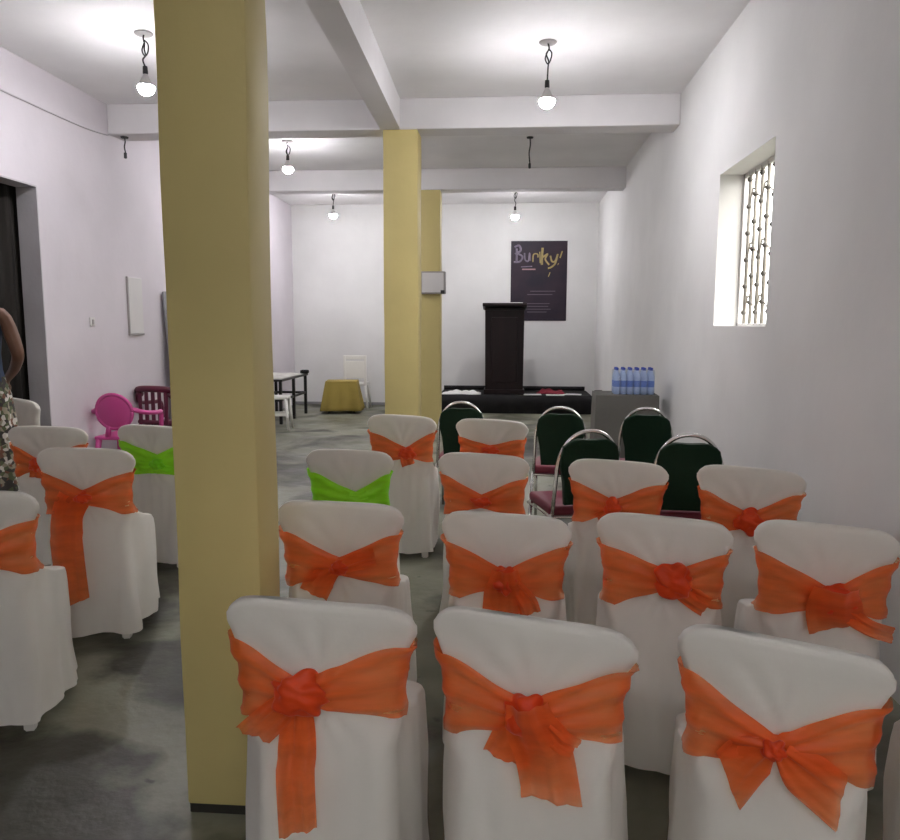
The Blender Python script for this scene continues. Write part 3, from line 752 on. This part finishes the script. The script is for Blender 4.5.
# mustard cloth table and white chair behind
t, o = cloth_table('small_table', 'little table under the mustard cloth at the back left', .52, .45, .54, (-2.80, 12.70, 0), R(7), M['goldcl'], .34, .05, 3)
tag(o, 'mustard yellow cloth draped over the little table at the back left', 'tablecloth')
def white_chair(x, y, rz, label, stool=False):
    t = thing('plastic_stool' if stool else 'plastic_chair', label, 'stool' if stool else 'chair', (x, y, 0), R(rz))
    h = .46 if not stool else .48; w = .2 if not stool else .14
    obj('seat', box(nb(), (-w, -w, h-.045), (w, w, h), .018, 3), M['whitepl'], t)
    for sx in (-1, 1):
        for sy in (-1, 1):
            obj('leg', tube(nb(), [(sx*(w-.03), sy*(w-.03), h-.02), (sx*(w+.015), sy*(w+.015), 0)], (.028, .018), 8), M['whitepl'], t, True)
    if stool:
        for sx in (-1, 1): obj('stretcher', box(nb(), (-w, sx*w-.012, .20), (w, sx*w+.012, .235), .005), M['whitepl'], t)
    else:
        for sx in (-1, 1): obj('back_post', box(nb(), (sx*.18-.022, -.225, .44), (sx*.18+.022, -.195, .95), .008), M['whitepl'], t)
        obj('back_panel', box(nb(), (-.16, -.22, .55), (.16, -.2, .85), .006), M['whitepl'], t)
        obj('top_rail', box(nb(), (-.185, -.222, .878), (.185, -.197, .95), .012), M['whitepl'], t)
    return t
white_chair(-2.68, 13.36, 3, 'white plastic chair behind the mustard table at the back wall')
white_chair(-3.24, 10.55, 5, 'white plastic stool in front of the dark table on the left', True)
white_chair(-3.60, 10.62, -4, 'white plastic stool at the left wall beside the other stool', True)
# dark framed table along the left wall, things spread on it
t = thing('dark_table', 'black framed table standing along the left wall', 'table', (-3.62, 11.75, 0))
obj('tabletop', box(nb(), (-.29, -.75, .64), (.29, .75, .672), .006), M['frame'], t)
for sx in (-1, 1):
    for sy in (-1, 0, 1): obj('leg', box(nb(), (sx*.25-.022, sy*.70-.022, 0), (sx*.25+.022, sy*.70+.022, .64), .004), M['frame'], t)
for sx in (-1, 1): obj('rail', box(nb(), (sx*.25-.012, -.7, .34), (sx*.25+.012, .7, .375), .003), M['frame'], t)
for sy in (-1, 1): obj('cross_rail', box(nb(), (-.25, sy*.70-.012, .34), (.25, sy*.70+.012, .375), .003), M['frame'], t)
crumple('pale_cloth', -3.88, -3.36, 11.05, 12.3, .674, .07, M['clutter'], 8, 'crumpled pale cloth lying along the black framed table', 'cloth')
o = obj('black_pouch', box(nb(), (-3.43, 12.34, .675), (-3.30, 12.46, .735), .02, 3), M['black'], None, True); tag(o, 'small black pouch at the far end of the dark table', 'pouch')

# ------------------------------------------------------------------ person by the doorway (mostly outside the picture)
def person():
    V = []; E = []; RR = []
    def add(p, r, frm=None):
        V.append(p); RR.append(r); i = len(V)-1
        if frm is not None: E.append((frm, i))
        return i
    pel = add((0, 0, 1.0), (.15, .115)); wa = add((0, .0, 1.15), (.13, .10), pel); ch = add((0, 0, 1.34), (.15, .11), wa); nk0 = add((0, -.01, 1.485), (.085, .07), ch)
    nk = add((0, .005, 1.56), (.052, .052), nk0); hd = add((0, .015, 1.63), (.055, .06), nk)
    hands = []
    for s in (1, -1):
        sh = add((s*.19, -.005, 1.455), (.058, .058), nk0 if False else ch)
        el = add((s*.262, -.03, 1.19), (.042, .042), sh)
        fa = add((s*.225, .10, 1.10), (.036, .036), el); wr = add((s*.17, .22, 1.03), (.026, .026), fa)
        pa = add((s*.155, .265, 1.0), (.030, .020), wr); hands.append((s, pa))
        for k, (dx, ln) in enumerate(((-.026, .066), (-.009, .075), (.009, .070), (.025, .055))):
            f0 = add((s*(.150)+dx, .298, .985-abs(dx)*.2), (.0105, .0105), pa)
            f1 = add((s*(.148)+dx*1.1, .298+ln*.5, .965), (.0095, .0095), f0); add((s*.146+dx*1.05, .298+ln*.72, .935), (.008, .008), f1)
        t0 = add((s*.155-s*.035, .262, 1.0), (.0125, .0125), pa); t1 = add((s*.155-s*.056, .288, .99), (.011, .011), t0); add((s*.155-s*.062, .318, .978), (.009, .009), t1)
        hp = add((s*.09, 0, .93), (.09, .095), pel); kn = add((s*.10, .02, .50), (.056, .058), hp); an = add((s*.105, -.01, .09), (.036, .036), kn)
        ft = add((s*.115, .06, .045), (.038, .034), an); add((s*.12, .15, .032), (.036, .024), ft)
    me = bpy.data.meshes.new('body'); me.from_pydata(V, E, []); o = link(bpy.data.objects.new('body', me))
    sk = o.modifiers.new('skin', 'SKIN')
    for i, r in enumerate(RR): me.skin_vertices[0].data[i].radius = r
    me.skin_vertices[0].data[0].use_root = True
    sk.use_smooth_shade = True
    o.modifiers.new('sub', 'SUBSURF').levels = 1
    dg = bpy.context.evaluated_depsgraph_get(); m1 = bpy.data.meshes.new_from_object(o.evaluated_get(dg))
    bm = nb(); bm.from_mesh(m1); bpy.data.objects.remove(o)
    # head
    n0 = len(bm.verts); r = bmesh.ops.create_icosphere(bm, subdivisions=4, radius=1)
    for v in r['verts']:
        d = v.co.copy(); jaw = sstep(.1, -1, d.z)
        x = d.x*.076*(1-.28*jaw); y = d.y*.098*(1-.10*jaw)+(.012*jaw); z = d.z*.118
        y -= .010*math.exp(-((abs(d.x)-.38)**2/.03+(d.z-.05)**2/.02))*(d.y > 0)          # eye sockets
        y += .006*math.exp(-(d.x**2/.10+(d.z+.48)**2/.02))*(d.y > 0)                      # lips
        v.co = Vector((x, .03+y, 1.695+z))
    def blob(c, s):
        r = bmesh.ops.create_icosphere(bm, subdivisions=3, radius=1)
        for v in r['verts']: v.co = Vector((c[0]+v.co.x*s[0], c[1]+v.co.y*s[1], c[2]+v.co.z*s[2]))
    blob((0, .130, 1.685), (.014, .016, .026)); blob((0, .135, 1.670), (.020, .013, .011))
    for s in (-1, 1): blob((s*.078, .02, 1.69), (.010, .020, .032))
    blob((0, .122, 1.640), (.026, .010, .007)); blob((0, .119, 1.630), (.022, .010, .007))
    me = bpy.data.meshes.new('body'); bm.to_mesh(me); bm.free()
    o = link(bpy.data.objects.new('body', me)); rm = o.modifiers.new('r', 'REMESH'); rm.mode = 'VOXEL'; rm.voxel_size = .0065; rm.use_smooth_shade = True
    sm = o.modifiers.new('s', 'SMOOTH'); sm.iterations = 4; sm.factor = .5
    dg = bpy.context.evaluated_depsgraph_get(); m2 = bpy.data.meshes.new_from_object(o.evaluated_get(dg)); bpy.data.objects.remove(o)
    m2.materials.clear(); m2.materials.append(M['skin'])
    for p in m2.polygons: p.use_smooth = True
    m2.name = 'person'
    b = link(bpy.data.objects.new('person', m2))
    def hair():
        bm = nb(); r = bmesh.ops.create_icosphere(bm, subdivisions=4, radius=1)
        for v in list(bm.verts):
            d = v.co
            if d.y > .35 and d.z < .55 or d.z < -.55: bm.verts.remove(v)
        for v in bm.verts:
            f = 1+.05*noise.noise(v.co*9); v.co = Vector((v.co.x*.088*f, .018+v.co.y*.108*f, 1.712+v.co.z*.122*f))
        h = obj('hair', bm, M['hair'], b, True, 'short black hair'); h.modifiers.new('s', 'SOLIDIFY').thickness = .012
    hair()
    for s in (-1, 1):
        bm = nb(); bmesh.ops.create_icosphere(bm, subdivisions=3, radius=.0115, matrix=Matrix.Translation((s*.029, .108, 1.70))); e = obj('eye', bm, M['eye'], b, True)
        bm = nb(); bmesh.ops.create_icosphere(bm, subdivisions=3, radius=.006, matrix=Matrix.Translation((s*.029, .1155, 1.70))); obj('iris', bm, M['iris'], e, True)
    def wrap(name, m, rings, amp, k, seed, label):
        bm = nb(); prev = None; n = 72
        for z, rx, ry, cy in rings:
            t = (rings[0][0]-z)
            row = [bm.verts.new(((rx+amp*t*math.sin(k*2*math.pi*i/n+seed))*math.cos(2*math.pi*i/n), cy+(ry+amp*t*math.sin(k*2*math.pi*i/n+seed))*math.sin(2*math.pi*i/n), z)) for i in range(n)]
            if prev:
                for i in range(n): bm.faces.new((prev[i], prev[(i+1) % n], row[(i+1) % n], row[i]))
            prev = row
        g = obj(name, bm, m, b, True, label); g.modifiers.new('s', 'SOLIDIFY').thickness = .006
    wrap('blouse', M['denim'], [(1.47, .10, .085, 0), (1.43, .175, .125, 0), (1.34, .178, .138, 0), (1.2, .162, .128, 0), (1.10, .165, .13, 0), (1.0, .185, .15, 0), (.90, .20, .165, 0)], .01, 9, 0, 'blue sleeveless top')
    wrap('wrap_skirt', M['print_'], [(1.06, .175, .14, 0), (.95, .205, .17, 0), (.8, .22, .18, .005), (.6, .225, .19, .01), (.4, .235, .20, .01), (.2, .245, .21, .01), (.12, .25, .215, .01)], .03, 11, 2, 'long printed wrap skirt')
    b.scale = (1.06, 1.06, 1.08); b.location = (-3.50, 4.72, 0); b.rotation_euler = (0, 0, R(30))
    tag(b, 'person in blue top and printed skirt standing by the doorway at the left edge', 'person')
person()

# ------------------------------------------------------------------ light, sky, camera
M['bulb'].node_tree.nodes['Principled BSDF'].inputs['Emission Strength'].default_value = 370
W = bpy.data.worlds.new('World'); SC.world = W; W.use_nodes = True
bg = W.node_tree.nodes['Background']; bg.inputs['Strength'].default_value = 7.0
wn, wl = W.node_tree.nodes, W.node_tree.links
wt = wn.new('ShaderNodeTexCoord'); wx = wn.new('ShaderNodeSeparateXYZ'); wr = wn.new('ShaderNodeValToRGB')
wl.new(wt.outputs['Generated'], wx.inputs[0]); wm = wn.new('ShaderNodeMapRange'); wm.inputs['From Min'].default_value = -1; wl.new(wx.outputs['Z'], wm.inputs['Value'])
wl.new(wm.outputs[0], wr.inputs['Fac']); wl.new(wr.outputs['Color'], bg.inputs['Color'])
we = wr.color_ramp.elements; we[0].position = .485; we[0].color = (.10, .10, .08, 1); we[1].position = .505; we[1].color = (1, .975, .925, 1)

cam = bpy.data.cameras.new('camera'); co = link(bpy.data.objects.new('camera', cam)); SC.camera = co
f_px, pitch, yaw, roll = 759.18, .126, .0756, .0028
cp, sp, cy, sy = math.cos(pitch), math.sin(pitch), math.cos(yaw), math.sin(yaw)
fw = Vector((-sy*cp, cy*cp, -sp)); rt = Vector((cy, sy, 0)); up = rt.cross(fw)
c_, s_ = math.cos(roll), math.sin(roll); rt, up = c_*rt+s_*up, -s_*rt+c_*up
mw = Matrix((rt, up, -fw)).transposed().to_4x4(); mw.translation = Vector((0, 0, 1.5))
co.matrix_world = mw
cam.sensor_fit = 'HORIZONTAL'; cam.sensor_width = 36; cam.lens = f_px*36/900; cam.clip_start = .05; cam.clip_end = 100

SC.view_settings.view_transform = 'Standard'; SC.view_settings.look = 'None'
SC.view_settings.exposure = 0.6; SC.view_settings.gamma = 1.0; SC.view_settings.use_curve_mapping = False
SC.cycles.use_denoising = True
SC.cycles.max_bounces = 10; SC.cycles.diffuse_bounces = 6; SC.cycles.transparent_max_bounces = 12
SC.cycles.sample_clamp_indirect = 8
